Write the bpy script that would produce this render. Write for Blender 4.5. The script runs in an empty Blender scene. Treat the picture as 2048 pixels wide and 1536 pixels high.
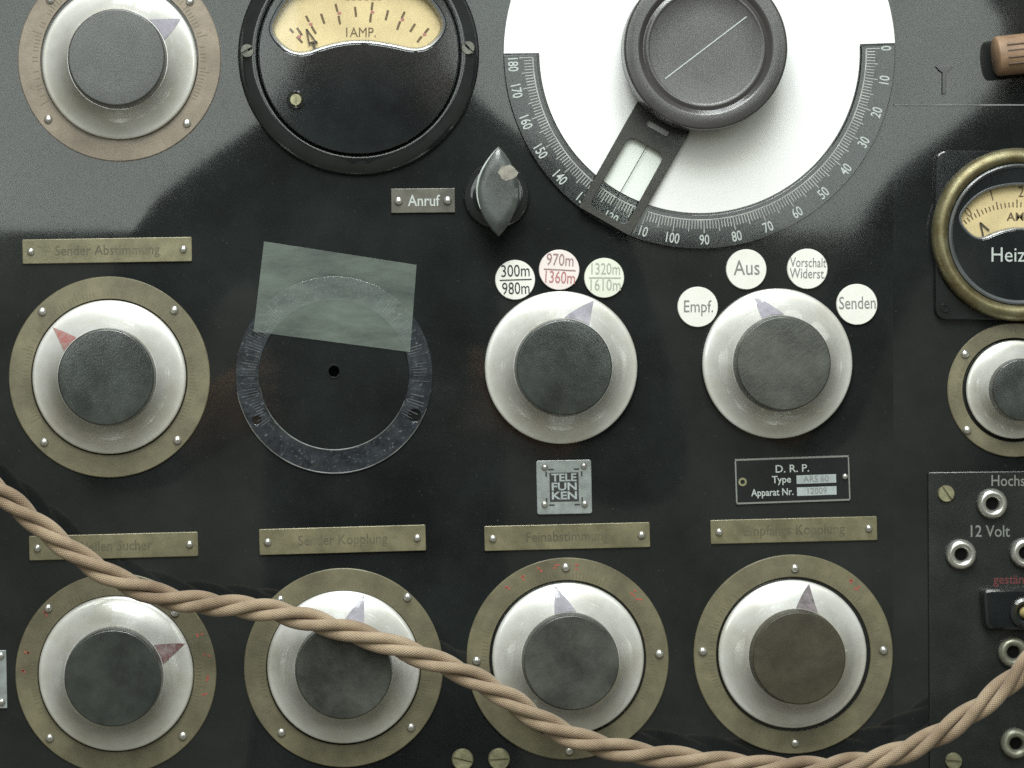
import bpy, bmesh, math, random
from math import sin, cos, pi, radians, sqrt, atan2
from mathutils import Vector, Matrix

random.seed(7)
scene = bpy.context.scene
COL = scene.collection

# ---------------------------------------------------------------- camera, world, lamps, exposure
# One photograph pixel on the panel is 0.25 mm; the panel stands in the XZ plane and faces -Y.
U = 0.00025
DIST = 1.5                      # camera to panel, metres
FX, FY = 660.0, 740.0           # where the camera's normal meets the panel
ZC = 1.30                       # height of the picture's middle above the floor


def world(px, py, h=0.0):
    """panel pixel + height above the panel (in pixels) -> world point"""
    return Vector(((px - 1024) * U, -h * U, (768 - py) * U + ZC))


CAM = world(FX, FY, DIST / U)
cam_data = bpy.data.cameras.new('camera')
cam = bpy.data.objects.new('camera', cam_data)
COL.objects.link(cam)
cam.location = CAM
cam.rotation_euler = (radians(90), 0, 0)
cam_data.sensor_width = 36
cam_data.lens = 36 * DIST / (2048 * U)
cam_data.shift_x = (1024 - FX) / 2048
cam_data.shift_y = -(768 - FY) / 2048
cam_data.clip_start = 0.02
cam_data.clip_end = 60
scene.camera = cam

w = bpy.data.worlds.new('World')
scene.world = w
w.use_nodes = True
w.node_tree.nodes['Background'].inputs['Color'].default_value = (1.0, 0.95, 0.80, 1)
w.node_tree.nodes['Background'].inputs['Strength'].default_value = 0.20


def area(name, loc, target, sx, sy, power, color):
    ld = bpy.data.lights.new(name, 'AREA')
    ld.shape = 'RECTANGLE'
    ld.size, ld.size_y, ld.energy, ld.color = sx, sy, power, color
    o = bpy.data.objects.new(name, ld)
    COL.objects.link(o)
    o.location = loc
    o.rotation_euler = (Vector(target) - Vector(loc)).to_track_quat('-Z', 'Y').to_euler()
    return o


# skylight above the case, two panes with a bar between them
for sx in (-0.17, 0.16):
    area('skylight_lamp', (-0.03 + sx, -0.66, ZC + 0.98), (-0.03 + sx, -0.44, ZC - 0.02), 0.27, 1.05, 8.0, (0.93, 0.96, 1.0))
# broad unseen lamp added for frontal light, high in front of the case
area('front_fill_lamp', (-0.10, -1.75, ZC + 1.42), (-0.05, 0, ZC), 1.5, 0.8, 27.0, (1.0, 0.98, 0.95))
# bright window behind the photographer
area('window_lamp', (CAM.x + 0.20, -3.9, CAM.z + 1.17), (CAM.x + 0.20, 0, CAM.z + 1.17), 3.6, 1.84, 60.0, (0.95, 1.0, 0.99))

vs = scene.view_settings
vs.view_transform = 'Standard'
vs.look = 'None'
vs.exposure = 0.0
vs.gamma = 1.0
scene.render.engine = 'CYCLES'
scene.cycles.max_bounces = 10
scene.cycles.transparent_max_bounces = 24
scene.cycles.caustics_reflective = False
scene.cycles.caustics_refractive = False
scene.cycles.use_denoising = False
scene.cycles.sample_clamp_indirect = 1.2

# ---------------------------------------------------------------- materials


def mat(name, base, rough=0.5, metal=0.0, spec=0.5, coat=0.0, coat_rough=0.05, vary=0.0, vscale=60.0, dark=None,
        rvary=0.0, bump=0.0, bscale=900.0, scratch=0.0, ior=1.5, speck=None, speck_scale=500.0, speck_at=0.72):
    m = bpy.data.materials.new(name)
    m.use_nodes = True
    nt = m.node_tree
    N, L = nt.nodes, nt.links
    b = N['Principled BSDF']
    b.inputs['Base Color'].default_value = (*base, 1)
    b.inputs['Roughness'].default_value = rough
    b.inputs['Metallic'].default_value = metal
    b.inputs['Specular IOR Level'].default_value = spec
    b.inputs['IOR'].default_value = ior
    b.inputs['Coat Weight'].default_value = coat
    b.inputs['Coat Roughness'].default_value = coat_rough
    tco = N.new('ShaderNodeTexCoord')
    oi = N.new('ShaderNodeObjectInfo')
    add = N.new('ShaderNodeVectorMath')
    add.operation = 'MULTIPLY_ADD'
    add.inputs[1].default_value = (3.1, 1.7, 2.3)
    L.new(oi.outputs['Random'], add.inputs[0])
    L.new(tco.outputs['Object'], add.inputs[2])
    tc = add
    col = None
    if vary > 0:
        n = N.new('ShaderNodeTexNoise')
        n.inputs['Scale'].default_value = vscale
        n.inputs['Detail'].default_value = 8
        n.inputs['Roughness'].default_value = 0.65
        L.new(tc.outputs['Vector'], n.inputs['Vector'])
        r = N.new('ShaderNodeValToRGB')
        r.color_ramp.elements[0].position = 0.35
        r.color_ramp.elements[1].position = 0.68
        d = dark or tuple(c * (1 - vary) for c in base)
        r.color_ramp.elements[0].color = (*d, 1)
        r.color_ramp.elements[1].color = (*tuple(min(1, c * (1 + vary * 0.4)) for c in base), 1)
        L.new(n.outputs['Fac'], r.inputs['Fac'])
        col = r.outputs['Color']
    if speck:
        n = N.new('ShaderNodeTexNoise')
        n.inputs['Scale'].default_value = speck_scale
        n.inputs['Detail'].default_value = 4
        L.new(tc.outputs['Vector'], n.inputs['Vector'])
        r = N.new('ShaderNodeValToRGB')
        r.color_ramp.elements[0].position = speck_at
        r.color_ramp.elements[1].position = speck_at + 0.06
        r.color_ramp.elements[0].color = (0, 0, 0, 1)
        r.color_ramp.elements[1].color = (1, 1, 1, 1)
        L.new(n.outputs['Fac'], r.inputs['Fac'])
        mx = N.new('ShaderNodeMix')
        mx.data_type = 'RGBA'
        L.new(r.outputs['Color'], mx.inputs['Factor'])
        if col:
            L.new(col, mx.inputs['A'])
        else:
            mx.inputs['A'].default_value = (*base, 1)
        mx.inputs['B'].default_value = (*speck, 1)
        col = mx.outputs['Result']
    if col:
        L.new(col, b.inputs['Base Color'])
    if rvary > 0:
        n = N.new('ShaderNodeTexNoise')
        n.inputs['Scale'].default_value = vscale * 0.7
        n.inputs['Detail'].default_value = 10
        n.inputs['Roughness'].default_value = 0.7
        L.new(tc.outputs['Vector'], n.inputs['Vector'])
        r = N.new('ShaderNodeMapRange')
        r.inputs['From Min'].default_value = 0.3
        r.inputs['From Max'].default_value = 0.7
        r.inputs['To Min'].default_value = max(0.0, rough - rvary)
        r.inputs['To Max'].default_value = rough + rvary
        L.new(n.outputs['Fac'], r.inputs['Value'])
        L.new(r.outputs['Result'], b.inputs['Roughness'])
    hgt = None
    if bump > 0:
        n = N.new('ShaderNodeTexNoise')
        n.inputs['Scale'].default_value = bscale
        n.inputs['Detail'].default_value = 6
        L.new(tc.outputs['Vector'], n.inputs['Vector'])
        hgt = n.outputs['Fac']
        bp = N.new('ShaderNodeBump')
        bp.inputs['Strength'].default_value = bump
        bp.inputs['Distance'].default_value = 0.0004
        L.new(hgt, bp.inputs['Height'])
        if scratch > 0:
            mp = N.new('ShaderNodeMapping')
            mp.inputs['Rotation'].default_value = (0, 0, 0.5)
            mp.inputs['Scale'].default_value = (1.0, 18.0, 1.0)
            L.new(tc.outputs['Vector'], mp.inputs['Vector'])
            n2 = N.new('ShaderNodeTexNoise')
            n2.inputs['Scale'].default_value = 60
            n2.inputs['Detail'].default_value = 8
            L.new(mp.outputs['Vector'], n2.inputs['Vector'])
            b2 = N.new('ShaderNodeBump')
            b2.inputs['Strength'].default_value = scratch
            b2.inputs['Distance'].default_value = 0.0004
            L.new(n2.outputs['Fac'], b2.inputs['Height'])
            L.new(bp.outputs['Normal'], b2.inputs['Normal'])
            L.new(b2.outputs['Normal'], b.inputs['Normal'])
        else:
            L.new(bp.outputs['Normal'], b.inputs['Normal'])
    return m


M = {}
M['panel'] = mat('polished_ebonite', (0.0185, 0.0212, 0.0212), 0.04, spec=0.66, vary=0.45, vscale=14, rvary=0.02, bump=0.0,
                 speck=(0.055, 0.06, 0.055), speck_scale=800, speck_at=0.70)
M['socket'] = mat('dull_grey_bakelite', (0.020, 0.023, 0.021), 0.22, spec=0.7, vary=0.4, vscale=30, rvary=0.08, bump=0.12, bscale=900)
M['bakelite'] = mat('black_bakelite', (0.018, 0.021, 0.022), 0.07, spec=0.7, vary=0.4, vscale=25, rvary=0.03, bump=0.006, bscale=800)
M['cap'] = mat('worn_ebonite', (0.043, 0.050, 0.046), 0.20, spec=0.85, vary=0.5, vscale=55, rvary=0.08, bump=0.10, bscale=900, scratch=0.05)
M['cap_worn'] = mat('scuffed_ebonite', (0.062, 0.067, 0.057), 0.34, spec=0.7, vary=0.65, vscale=42, rvary=0.12, bump=0.16, bscale=700, scratch=0.12)
M['cap_brown'] = mat('browned_ebonite', (0.060, 0.052, 0.033), 0.40, spec=0.5, vary=0.4, vscale=60, rvary=0.1, bump=0.14, bscale=900)
M['cap_reflection'] = mat('ebonite_reflection_grey', (0.062, 0.064, 0.064), 0.28, spec=0.8, vary=0.35, vscale=40, rvary=0.08, bump=0.08, bscale=800)  # lighter copy of the cap, bright reflection painted into its colour
M['skirt'] = mat('silvered_skirt', (0.76, 0.76, 0.75), 0.42, metal=0.40, spec=0.5, coat=0.9, coat_rough=0.03, vary=0.14, vscale=36, rvary=0.0, dark=(0.60, 0.585, 0.52))
M['skirt'].node_tree.nodes['Principled BSDF'].inputs['Coat IOR'].default_value = 2.0
M['brass'] = mat('tarnished_brass_plate', (0.190, 0.170, 0.105), 0.40, metal=0.15, spec=0.6, vary=0.38, vscale=46, rvary=0.1, bump=0.10, bscale=900)
M['brass_pink'] = mat('reddish_brass_plate', (0.235, 0.190, 0.142), 0.38, metal=0.15, spec=0.7, vary=0.34, vscale=46, rvary=0.1, bump=0.10, bscale=900)
M['grey_plate'] = mat('tarnished_grey_plate', (0.115, 0.108, 0.088), 0.38, metal=0.3, spec=0.6, vary=0.35, vscale=90, rvary=0.1, bump=0.08, bscale=900)
M['ink_strip'] = mat('darkened_engraving', (0.122, 0.107, 0.064), 0.5, vary=0.4, vscale=150)
M['ghost_ring'] = mat('rubbed_dial_ring', (0.026, 0.031, 0.038), 0.22, spec=0.7, vary=0.6, vscale=130, rvary=0.1, bump=0.25, bscale=260, speck=(0.11, 0.125, 0.14), speck_scale=520, speck_at=0.63)
M['strip'] = mat('lacquered_brass_strip', (0.215, 0.195, 0.115), 0.34, metal=0.25, spec=0.6, vary=0.36, vscale=70, rvary=0.1, bump=0.10, bscale=900)
M['bezel'] = mat('old_brass_bezel', (0.235, 0.222, 0.135), 0.40, metal=0.7, vary=0.55, vscale=60, rvary=0.12, bump=0.08, bscale=600, dark=(0.13, 0.10, 0.045))
M['nickel'] = mat('nickel', (0.70, 0.69, 0.65), 0.27, metal=0.85, vary=0.22, vscale=120, rvary=0.1, bump=0.05, bscale=900)
M['nickel_dull'] = mat('dull_nickel', (0.34, 0.34, 0.27), 0.40, metal=0.6, vary=0.4, vscale=160, rvary=0.1, bump=0.10, bscale=900)
M['screw_dull'] = mat('dark_screw', (0.16, 0.16, 0.14), 0.34, metal=0.7, vary=0.4, vscale=160, rvary=0.1)
M['screw_brass'] = mat('dull_brass_screw', (0.34, 0.32, 0.20), 0.45, metal=0.6, vary=0.4, vscale=200, rvary=0.1, bump=0.12, bscale=900)
M['hole'] = mat('bore_shade', (0.004, 0.004, 0.004), 0.8, spec=0.1)  # flat black that stands for the shade inside the sockets
M['white'] = mat('white_enamel', (0.80, 0.80, 0.75), 0.30, spec=0.5, vary=0.05, vscale=120, bump=0.03, bscale=600, speck=(0.45, 0.43, 0.36), speck_scale=420, speck_at=0.76)
M['tag_pink'] = mat('pinkish_enamel', (0.80, 0.71, 0.69), 0.30, spec=0.5, vary=0.06, vscale=90, bump=0.03, bscale=600)
M['tag_green'] = mat('greenish_enamel', (0.75, 0.77, 0.67), 0.30, spec=0.5, vary=0.06, vscale=90, bump=0.03, bscale=600)
M['paper'] = mat('white_card', (0.86, 0.87, 0.86), 0.55, spec=0.3, vary=0.03, vscale=40, bump=0.03, bscale=500)
M['cream'] = mat('cream_dial_card', (0.74, 0.60, 0.33), 0.6, spec=0.3, vary=0.16, vscale=50, bump=0.04, bscale=700)
M['ink'] = mat('black_ink', (0.03, 0.03, 0.03), 0.6)
M['ink_grey'] = mat('grey_ink', (0.21, 0.22, 0.21), 0.6)
M['ink_green'] = mat('greenish_ink', (0.37, 0.40, 0.33), 0.6)
M['ink_pink'] = mat('greyish_red_ink', (0.30, 0.19, 0.19), 0.6)
M['ink_red'] = mat('faded_red_ink', (0.42, 0.17, 0.16), 0.6)
M['ink_brown'] = mat('brown_ink', (0.13, 0.09, 0.045), 0.6)
M['ink_faint'] = mat('worn_engraving', (0.145, 0.126, 0.075), 0.5)
M['red_mark'] = mat('red_paint_mark', (0.40, 0.095, 0.07), 0.6)
M['letter'] = mat('pale_filled_engraving', (0.46, 0.50, 0.48), 0.6)
M['letter_dim'] = mat('dim_filled_engraving', (0.20, 0.215, 0.195), 0.6)
M['letter_red'] = mat('red_filled_engraving', (0.13, 0.03, 0.032), 0.6)
M['letter_brown'] = mat('brown_filled_engraving', (0.085, 0.045, 0.025), 0.6)
M['scale_line'] = mat('pale_scale_lines', (0.50, 0.51, 0.49), 0.6, vary=0.4, vscale=90)
M['ghost_tick'] = mat('rubbed_ticks', (0.10, 0.11, 0.118), 0.5, vary=0.7, vscale=160)
M['arc_line'] = mat('worn_edge_highlight', (0.20, 0.21, 0.20), 0.4, vary=0.7, vscale=60)  # worn edge with its highlight painted in as pale colour
M['lilac'] = mat('lilac_pointer_paint', (0.34, 0.32, 0.37), 0.30, coat=0.8, vary=0.25, vscale=160)
M['pointer_red'] = mat('red_pointer_paint', (0.33, 0.085, 0.075), 0.32, coat=0.5, vary=0.6, vscale=260, dark=(0.36, 0.28, 0.27))
M['pointer_dark'] = mat('dark_red_pointer_paint', (0.11, 0.028, 0.03), 0.32, coat=0.5, vary=0.6, vscale=260, dark=(0.33, 0.27, 0.27))
M['pointer_grey'] = mat('grey_pointer_paint', (0.23, 0.20, 0.21), 0.32, coat=0.5, vary=0.5, vscale=200)
M['chip'] = mat('chipped_patch', (0.30, 0.28, 0.24), 0.7, vary=0.4, vscale=260)
M['silver'] = mat('etched_silver', (0.36, 0.39, 0.385), 0.34, metal=0.35, vary=0.25, vscale=160, rvary=0.1, bump=0.06, bscale=900)
M['edge'] = mat('dull_edge_metal', (0.16, 0.165, 0.165), 0.4, metal=0.3, vary=0.4, vscale=60)
M['box'] = mat('blank_silver_field', (0.42, 0.47, 0.48), 0.45, vary=0.2, vscale=200)
M['needle'] = mat('dark_needle', (0.06, 0.045, 0.03), 0.5)
M['rim_grey'] = mat('grey_window_rim', (0.11, 0.12, 0.125), 0.24, spec=0.9, coat=0.5, vary=0.2, vscale=60)
M['arm'] = mat('blackened_arm', (0.030, 0.028, 0.022), 0.38, spec=0.6, vary=0.5, vscale=70, rvary=0.1, bump=0.10, bscale=900)
M['big_knob'] = mat('grey_hard_rubber', (0.052, 0.048, 0.048), 0.24, spec=0.8, vary=0.25, vscale=30, rvary=0.04, bump=0.015, bscale=700)
M['lever'] = mat('scuffed_lever', (0.055, 0.062, 0.058), 0.30, spec=0.75, vary=0.5, vscale=70, rvary=0.1, bump=0.12, bscale=600)
M['yellow'] = mat('yellow_wire_cloth', (0.50, 0.40, 0.16), 0.8, vary=0.3, vscale=400, bump=0.3, bscale=2500)
M['coil'] = mat('beige_coil_winding', (0.28, 0.175, 0.105), 0.6, vary=0.3, vscale=120, bump=0.1)
M['coil_dark'] = mat('dark_coil_wire', (0.10, 0.065, 0.045), 0.6)
M['bracket'] = mat('grey_bracket', (0.10, 0.10, 0.105), 0.4, vary=0.3)
M['jacket'] = mat('dark_jacket_cloth', (0.012, 0.014, 0.016), 0.85, spec=0.2, vary=0.3, vscale=20)
M['skin'] = mat('skin', (0.60, 0.33, 0.20), 0.55, vary=0.15, vscale=40)
M['hair'] = mat('dark_hair', (0.02, 0.015, 0.012), 0.6)
M['camera_black'] = mat('black_camera_body', (0.015, 0.015, 0.016), 0.4)


def cloth():
    m = bpy.data.materials.new('braided_cord_cloth')
    m.use_nodes = True
    nt = m.node_tree
    N, L = nt.nodes, nt.links
    b = N['Principled BSDF']
    b.inputs['Roughness'].default_value = 0.78
    b.inputs['Specular IOR Level'].default_value = 0.3
    b.inputs['Sheen Weight'].default_value = 0.25
    uv = N.new('ShaderNodeUVMap')
    tc = N.new('ShaderNodeTexCoord')
    waves = []
    for s in (1, -1):
        mp = N.new('ShaderNodeMapping')
        mp.inputs['Rotation'].default_value = (0, 0, s * 0.75)
        L.new(uv.outputs['UV'], mp.inputs['Vector'])
        wv = N.new('ShaderNodeTexWave')
        wv.inputs['Scale'].default_value = 2.0
        wv.inputs['Distortion'].default_value = 1.2
        wv.inputs['Detail'].default_value = 2
        L.new(mp.outputs['Vector'], wv.inputs['Vector'])
        waves.append(wv)
    mul = N.new('ShaderNodeMath')
    mul.operation = 'MAXIMUM'
    L.new(waves[0].outputs['Fac'], mul.inputs[0])
    L.new(waves[1].outputs['Fac'], mul.inputs[1])
    n = N.new('ShaderNodeTexNoise')
    n.inputs['Scale'].default_value = 45
    n.inputs['Detail'].default_value = 8
    L.new(tc.outputs['Object'], n.inputs['Vector'])
    r = N.new('ShaderNodeValToRGB')
    r.color_ramp.elements[0].position = 0.35
    r.color_ramp.elements[1].position = 0.7
    r.color_ramp.elements[0].color = (0.275, 0.192, 0.125, 1)
    r.color_ramp.elements[1].color = (0.51, 0.39, 0.265, 1)
    L.new(n.outputs['Fac'], r.inputs['Fac'])
    mx = N.new('ShaderNodeMix')
    mx.data_type = 'RGBA'
    mx.blend_type = 'MULTIPLY'
    mr = N.new('ShaderNodeMapRange')
    mr.inputs['To Min'].default_value = 0.50
    mr.inputs['To Max'].default_value = 1.0
    L.new(mul.outputs[0], mr.inputs['Value'])
    mx.inputs['Factor'].default_value = 1.0
    L.new(r.outputs['Color'], mx.inputs['A'])
    L.new(mr.outputs['Result'], mx.inputs['B'])
    L.new(mx.outputs['Result'], b.inputs['Base Color'])
    bp = N.new('ShaderNodeBump')
    bp.inputs['Strength'].default_value = 0.5
    bp.inputs['Distance'].default_value = 0.0006
    L.new(mul.outputs[0], bp.inputs['Height'])
    L.new(bp.outputs['Normal'], b.inputs['Normal'])
    return m


M['cord'] = cloth()


def clear_glass():
    m = bpy.data.materials.new('clear_case_glass')
    m.use_nodes = True
    nt = m.node_tree
    nt.nodes.remove(nt.nodes['Principled BSDF'])
    t = nt.nodes.new('ShaderNodeBsdfTransparent')
    t.inputs['Color'].default_value = (0.985, 0.995, 0.985, 1)
    nt.links.new(t.outputs[0], nt.nodes['Material Output'].inputs['Surface'])
    return m


def thin(name, color, opaque, gloss, rough=0.03, cloudy=False):
    """a see-through sheet: part clear, part glossy film, part diffuse"""
    m = bpy.data.materials.new(name)
    m.use_nodes = True
    nt = m.node_tree
    N, L = nt.nodes, nt.links
    N.remove(N['Principled BSDF'])
    t = N.new('ShaderNodeBsdfTransparent')
    d = N.new('ShaderNodeBsdfDiffuse')
    d.inputs['Color'].default_value = (*color, 1)
    g = N.new('ShaderNodeBsdfGlossy')
    g.inputs['Roughness'].default_value = rough
    a = N.new('ShaderNodeMixShader')
    a.inputs['Fac'].default_value = opaque
    L.new(t.outputs[0], a.inputs[1])
    L.new(d.outputs[0], a.inputs[2])
    if cloudy:
        tc = N.new('ShaderNodeTexCoord')
        n = N.new('ShaderNodeTexNoise')
        n.inputs['Scale'].default_value = 14
        n.inputs['Detail'].default_value = 9
        n.inputs['Roughness'].default_value = 0.7
        mp = N.new('ShaderNodeMapping')
        mp.inputs['Rotation'].default_value = (0, 0, 0.16)
        mp.inputs['Scale'].default_value = (1.0, 3.6, 1.0)
        L.new(tc.outputs['Object'], mp.inputs['Vector'])
        L.new(mp.outputs['Vector'], n.inputs['Vector'])
        mr = N.new('ShaderNodeMapRange')
        mr.inputs['From Min'].default_value = 0.3
        mr.inputs['From Max'].default_value = 0.7
        mr.inputs['To Min'].default_value = opaque * 0.25
        mr.inputs['To Max'].default_value = opaque * 1.7
        L.new(n.outputs['Fac'], mr.inputs['Value'])
        L.new(mr.outputs['Result'], a.inputs['Fac'])
    c = N.new('ShaderNodeMixShader')
    c.inputs['Fac'].default_value = gloss
    L.new(a.outputs[0], c.inputs[1])
    L.new(g.outputs[0], c.inputs[2])
    L.new(c.outputs[0], N['Material Output'].inputs['Surface'])
    return m


M['case_glass'] = clear_glass()
M['meter_glass'] = thin('meter_glass', (0.8, 0.8, 0.8), 0.0, 0.05)
M['sheet'] = thin('cloudy_green_film', (0.54, 0.65, 0.56), 0.092, 0.02, 0.25, cloudy=True)

# ---------------------------------------------------------------- building helpers
# Things on the panel live in a local frame: x right, y up, z out of the panel; helpers take pixels with y DOWN.
OUT = Matrix.Rotation(radians(90), 4, 'X')


def finish(me, m, smooth=35):
    if m is not None:
        me.materials.append(m)
    for p in me.polygons:
        p.use_smooth = True
    me.set_sharp_from_angle(angle=radians(smooth))


def obj(name, me, parent=None, loc=(0, 0, 0), rot=0.0):
    o = bpy.data.objects.new(name, me)
    COL.objects.link(o)
    if parent is not None:
        o.parent = parent
    o.location = (loc[0] * U, -loc[1] * U, loc[2] * U)
    o.rotation_euler = (0, 0, rot)
    return o


def thing(name, label, cat, px, py, h=0.0, rot=0.0, group=None, kind=None):
    o = bpy.data.objects.new(name, None)
    COL.objects.link(o)
    o.empty_display_size = 0.01
    o.matrix_world = Matrix.Translation(world(px, py, h)) @ OUT @ Matrix.Rotation(rot, 4, 'Z')
    o['label'] = label
    if kind:
        o['kind'] = kind
    else:
        o['category'] = cat
    if group:
        o['group'] = group
    return o


def apparent(px, py, h):
    """where on the panel a point at height h stands that the photograph shows at (px, py)"""
    k = 1 - h * U / DIST
    return FX + (px - FX) * k, FY + (py - FY) * k


def from_bm(bm, name, m, smooth=35):
    bmesh.ops.recalc_face_normals(bm, faces=bm.faces)
    me = bpy.data.meshes.new(name)
    bm.to_mesh(me)
    bm.free()
    finish(me, m, smooth)
    return me


def lathe(name, prof, m, seg=96, smooth=35, a0=0.0, a1=2 * pi):
    """profile of (radius, height) in pixels turned about the local z axis"""
    bm = bmesh.new()
    full = abs(a1 - a0 - 2 * pi) < 1e-6
    n = seg if full else seg + 1
    rows = []
    for r, h in prof:
        if r <= 1e-6:
            rows.append([bm.verts.new((0, 0, h * U))])
        else:
            rows.append([bm.verts.new((r * U * cos(a0 + (a1 - a0) * i / seg), r * U * sin(a0 + (a1 - a0) * i / seg), h * U)) for i in range(n)])
    for A, B in zip(rows, rows[1:]):
        cnt = seg if full else seg
        for i in range(cnt):
            j = (i + 1) % n
            if len(A) == 1 and len(B) == 1:
                continue
            if len(A) == 1:
                bm.faces.new((A[0], B[i], B[j]))
            elif len(B) == 1:
                bm.faces.new((A[i], B[0], A[j]))
            else:
                bm.faces.new((A[i], B[i], B[j], A[j]))
    return from_bm(bm, name, m, smooth)


def circle(r, n=96, cx=0, cy=0):
    return [(cx + r * cos(2 * pi * i / n), cy + r * sin(2 * pi * i / n)) for i in range(n)]


def rounded(pts, rad, n=6):
    """corner-rounded polygon"""
    out = []
    P = [Vector(p) for p in pts]
    for i, p in enumerate(P):
        a, b = (P[i - 1] - p), (P[(i + 1) % len(P)] - p)
        r = min(rad, a.length * 0.48, b.length * 0.48)
        s, e = p + a.normalized() * r, p + b.normalized() * r
        for k in range(n + 1):
            t = k / n
            q = s * (1 - t) ** 2 + p * 2 * t * (1 - t) + e * t ** 2
            out.append((q.x, q.y))
    return out


def plate(name, loops, h0, h1, m, bevel=0.8, smooth=30):
    """flat plate with holes: loops of (x, y down) pixels, the first the outline"""
    cu = bpy.data.curves.new(name, 'CURVE')
    cu.dimensions = '2D'
    cu.fill_mode = 'BOTH'
    for lp in loops:
        s = cu.splines.new('POLY')
        s.points.add(len(lp) - 1)
        for k, (x, y) in enumerate(lp):
            s.points[k].co = (x * U, -y * U, 0, 1)
        s.use_cyclic_u = True
    bv = min(bevel, (h1 - h0) * 0.45)
    cu.extrude = ((h1 - h0) / 2 - bv) * U
    cu.bevel_depth = bv * U
    cu.bevel_resolution = 1
    cu.offset = -bv * U
    t = bpy.data.objects.new(name + '_tmp', cu)
    me = bpy.data.meshes.new_from_object(t)
    bpy.data.objects.remove(t)
    bpy.data.curves.remove(cu)
    me.transform(Matrix.Translation((0, 0, (h0 + h1) / 2 * U)))
    me.name = name
    me.materials.clear()
    finish(me, m, smooth)
    return me


def flat(name, polys, h, m):
    """thin print: polygons (x, y down) lying at height h"""
    bm = bmesh.new()
    for pl in polys:
        vs_ = [bm.verts.new((x * U, -y * U, h * U)) for x, y in pl]
        f = bm.faces.new(vs_)
        f.normal_update()
        if f.normal.z < 0:
            f.normal_flip()
    me = bpy.data.meshes.new(name)
    bm.to_mesh(me)
    bm.free()
    me.materials.append(m)
    return me


def bar(x0, y0, x1, y1, wd):
    d = Vector((x1 - x0, y1 - y0)).normalized()
    n = Vector((-d.y, d.x)) * wd / 2
    return [(x0 + n.x, y0 + n.y), (x1 + n.x, y1 + n.y), (x1 - n.x, y1 - n.y), (x0 - n.x, y0 - n.y)]


def writing(name, s, size, x, y, h, m, parent, rot=0.0, sx=0.82, align='CENTER', bold=0.0):
    """lettering: SIZE is the capital height in pixels, centred on (x, y)"""
    cu = bpy.data.curves.new(name, 'FONT')
    cu.body = s
    cu.align_x = align
    cu.align_y = 'CENTER'
    cu.size = size * U / 0.70
    cu.offset = bold * U
    cu.resolution_u = 3
    t = bpy.data.objects.new(name + '_tmp', cu)
    me = bpy.data.meshes.new_from_object(t)
    bpy.data.objects.remove(t)
    bpy.data.curves.remove(cu)
    me.transform(Matrix.Scale(sx, 4, (1, 0, 0)))
    me.materials.clear()
    me.materials.append(m)
    o = obj(name, me, parent, (x, y, h), rot)
    return o


def dome(name, r, hh, m, seg=20):
    prof = [(r, 0), (r, hh * 0.35), (r * 0.93, hh * 0.6), (r * 0.72, hh * 0.85), (r * 0.4, hh * 0.97), (0, hh)]
    return lathe(name, prof, m, seg, 60)


def slotted(name, r, hh, m, slot=0.16):
    """screw head of two half discs with an open slot, on a disc"""
    bm = bmesh.new()
    n = 18
    for s in (1, -1):
        base = [(r * cos(a), s * r * sin(a)) for a in [math.asin(slot) + (pi - 2 * math.asin(slot)) * i / n for i in range(n + 1)]]
        for rows in [[(1.0, 0), (1.0, hh * 0.6), (0.9, hh)]]:
            vv = [[bm.verts.new((x * k * U, (y if abs(y) <= slot * r * 1.01 else y * k) * U, z * U)) for x, y in base] for k, z in rows]
            for A, B in zip(vv, vv[1:]):
                for i in range(len(A)):
                    j = (i + 1) % len(A)
                    bm.faces.new((A[i], A[j], B[j], B[i]))
            bm.faces.new(vv[-1])
    vs_ = [bm.verts.new((r * 0.98 * U * cos(2 * pi * i / 24), r * 0.98 * U * sin(2 * pi * i / 24), hh * 0.35 * U)) for i in range(24)]
    bm.faces.new(vs_)
    return from_bm(bm, name, m, 30)


def tube(name, pts, r, m, sides=10, closed=False, uvs=False):
    """pipe of radius r (pixels) through local points (x, y up, z) in pixels"""
    bm = bmesh.new()
    uvl = bm.loops.layers.uv.new('UVMap') if uvs else None
    P = [Vector(p) for p in pts]
    rows, ls = [], [0.0]
    up = Vector((0, 0, 1))
    for i, p in enumerate(P):
        t = (P[min(i + 1, len(P) - 1)] - P[max(i - 1, 0)]).normalized()
        n = (up - t * up.dot(t))
        n = n.normalized() if n.length > 1e-4 else Vector((1, 0, 0))
        b = t.cross(n)
        rr = r if not isinstance(r, (list, tuple)) else r[i]
        rows.append([bm.verts.new((p + (n * cos(2 * pi * k / sides) + b * sin(2 * pi * k / sides)) * rr) * U) for k in range(sides)])
        if i:
            ls.append(ls[-1] + (p - P[i - 1]).length)
    for i in range(len(rows) - 1):
        for k in range(sides):
            j = (k + 1) % sides
            f = bm.faces.new((rows[i][k], rows[i][j], rows[i + 1][j], rows[i + 1][k]))
            if uvs:
                for lp, (u_, v_) in zip(f.loops, ((ls[i], k), (ls[i], k + 1), (ls[i + 1], k + 1), (ls[i + 1], k))):
                    lp[uvl].uv = (u_ / 30.0, v_ / sides * 3.0)
    bm.faces.new(rows[0])
    bm.faces.new(rows[-1])
    return from_bm(bm, name, m, 60)


# ---------------------------------------------------------------- the setting: panels
def slab(name, loops, h0, h1, m, bevel=2.0):
    o = bpy.data.objects.new(name, plate(name, loops, h0, h1, m, bevel))
    COL.objects.link(o)
    o.matrix_world = Matrix.Translation(world(0, 0, 0)) @ OUT
    o['kind'] = 'structure'
    return o


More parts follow.
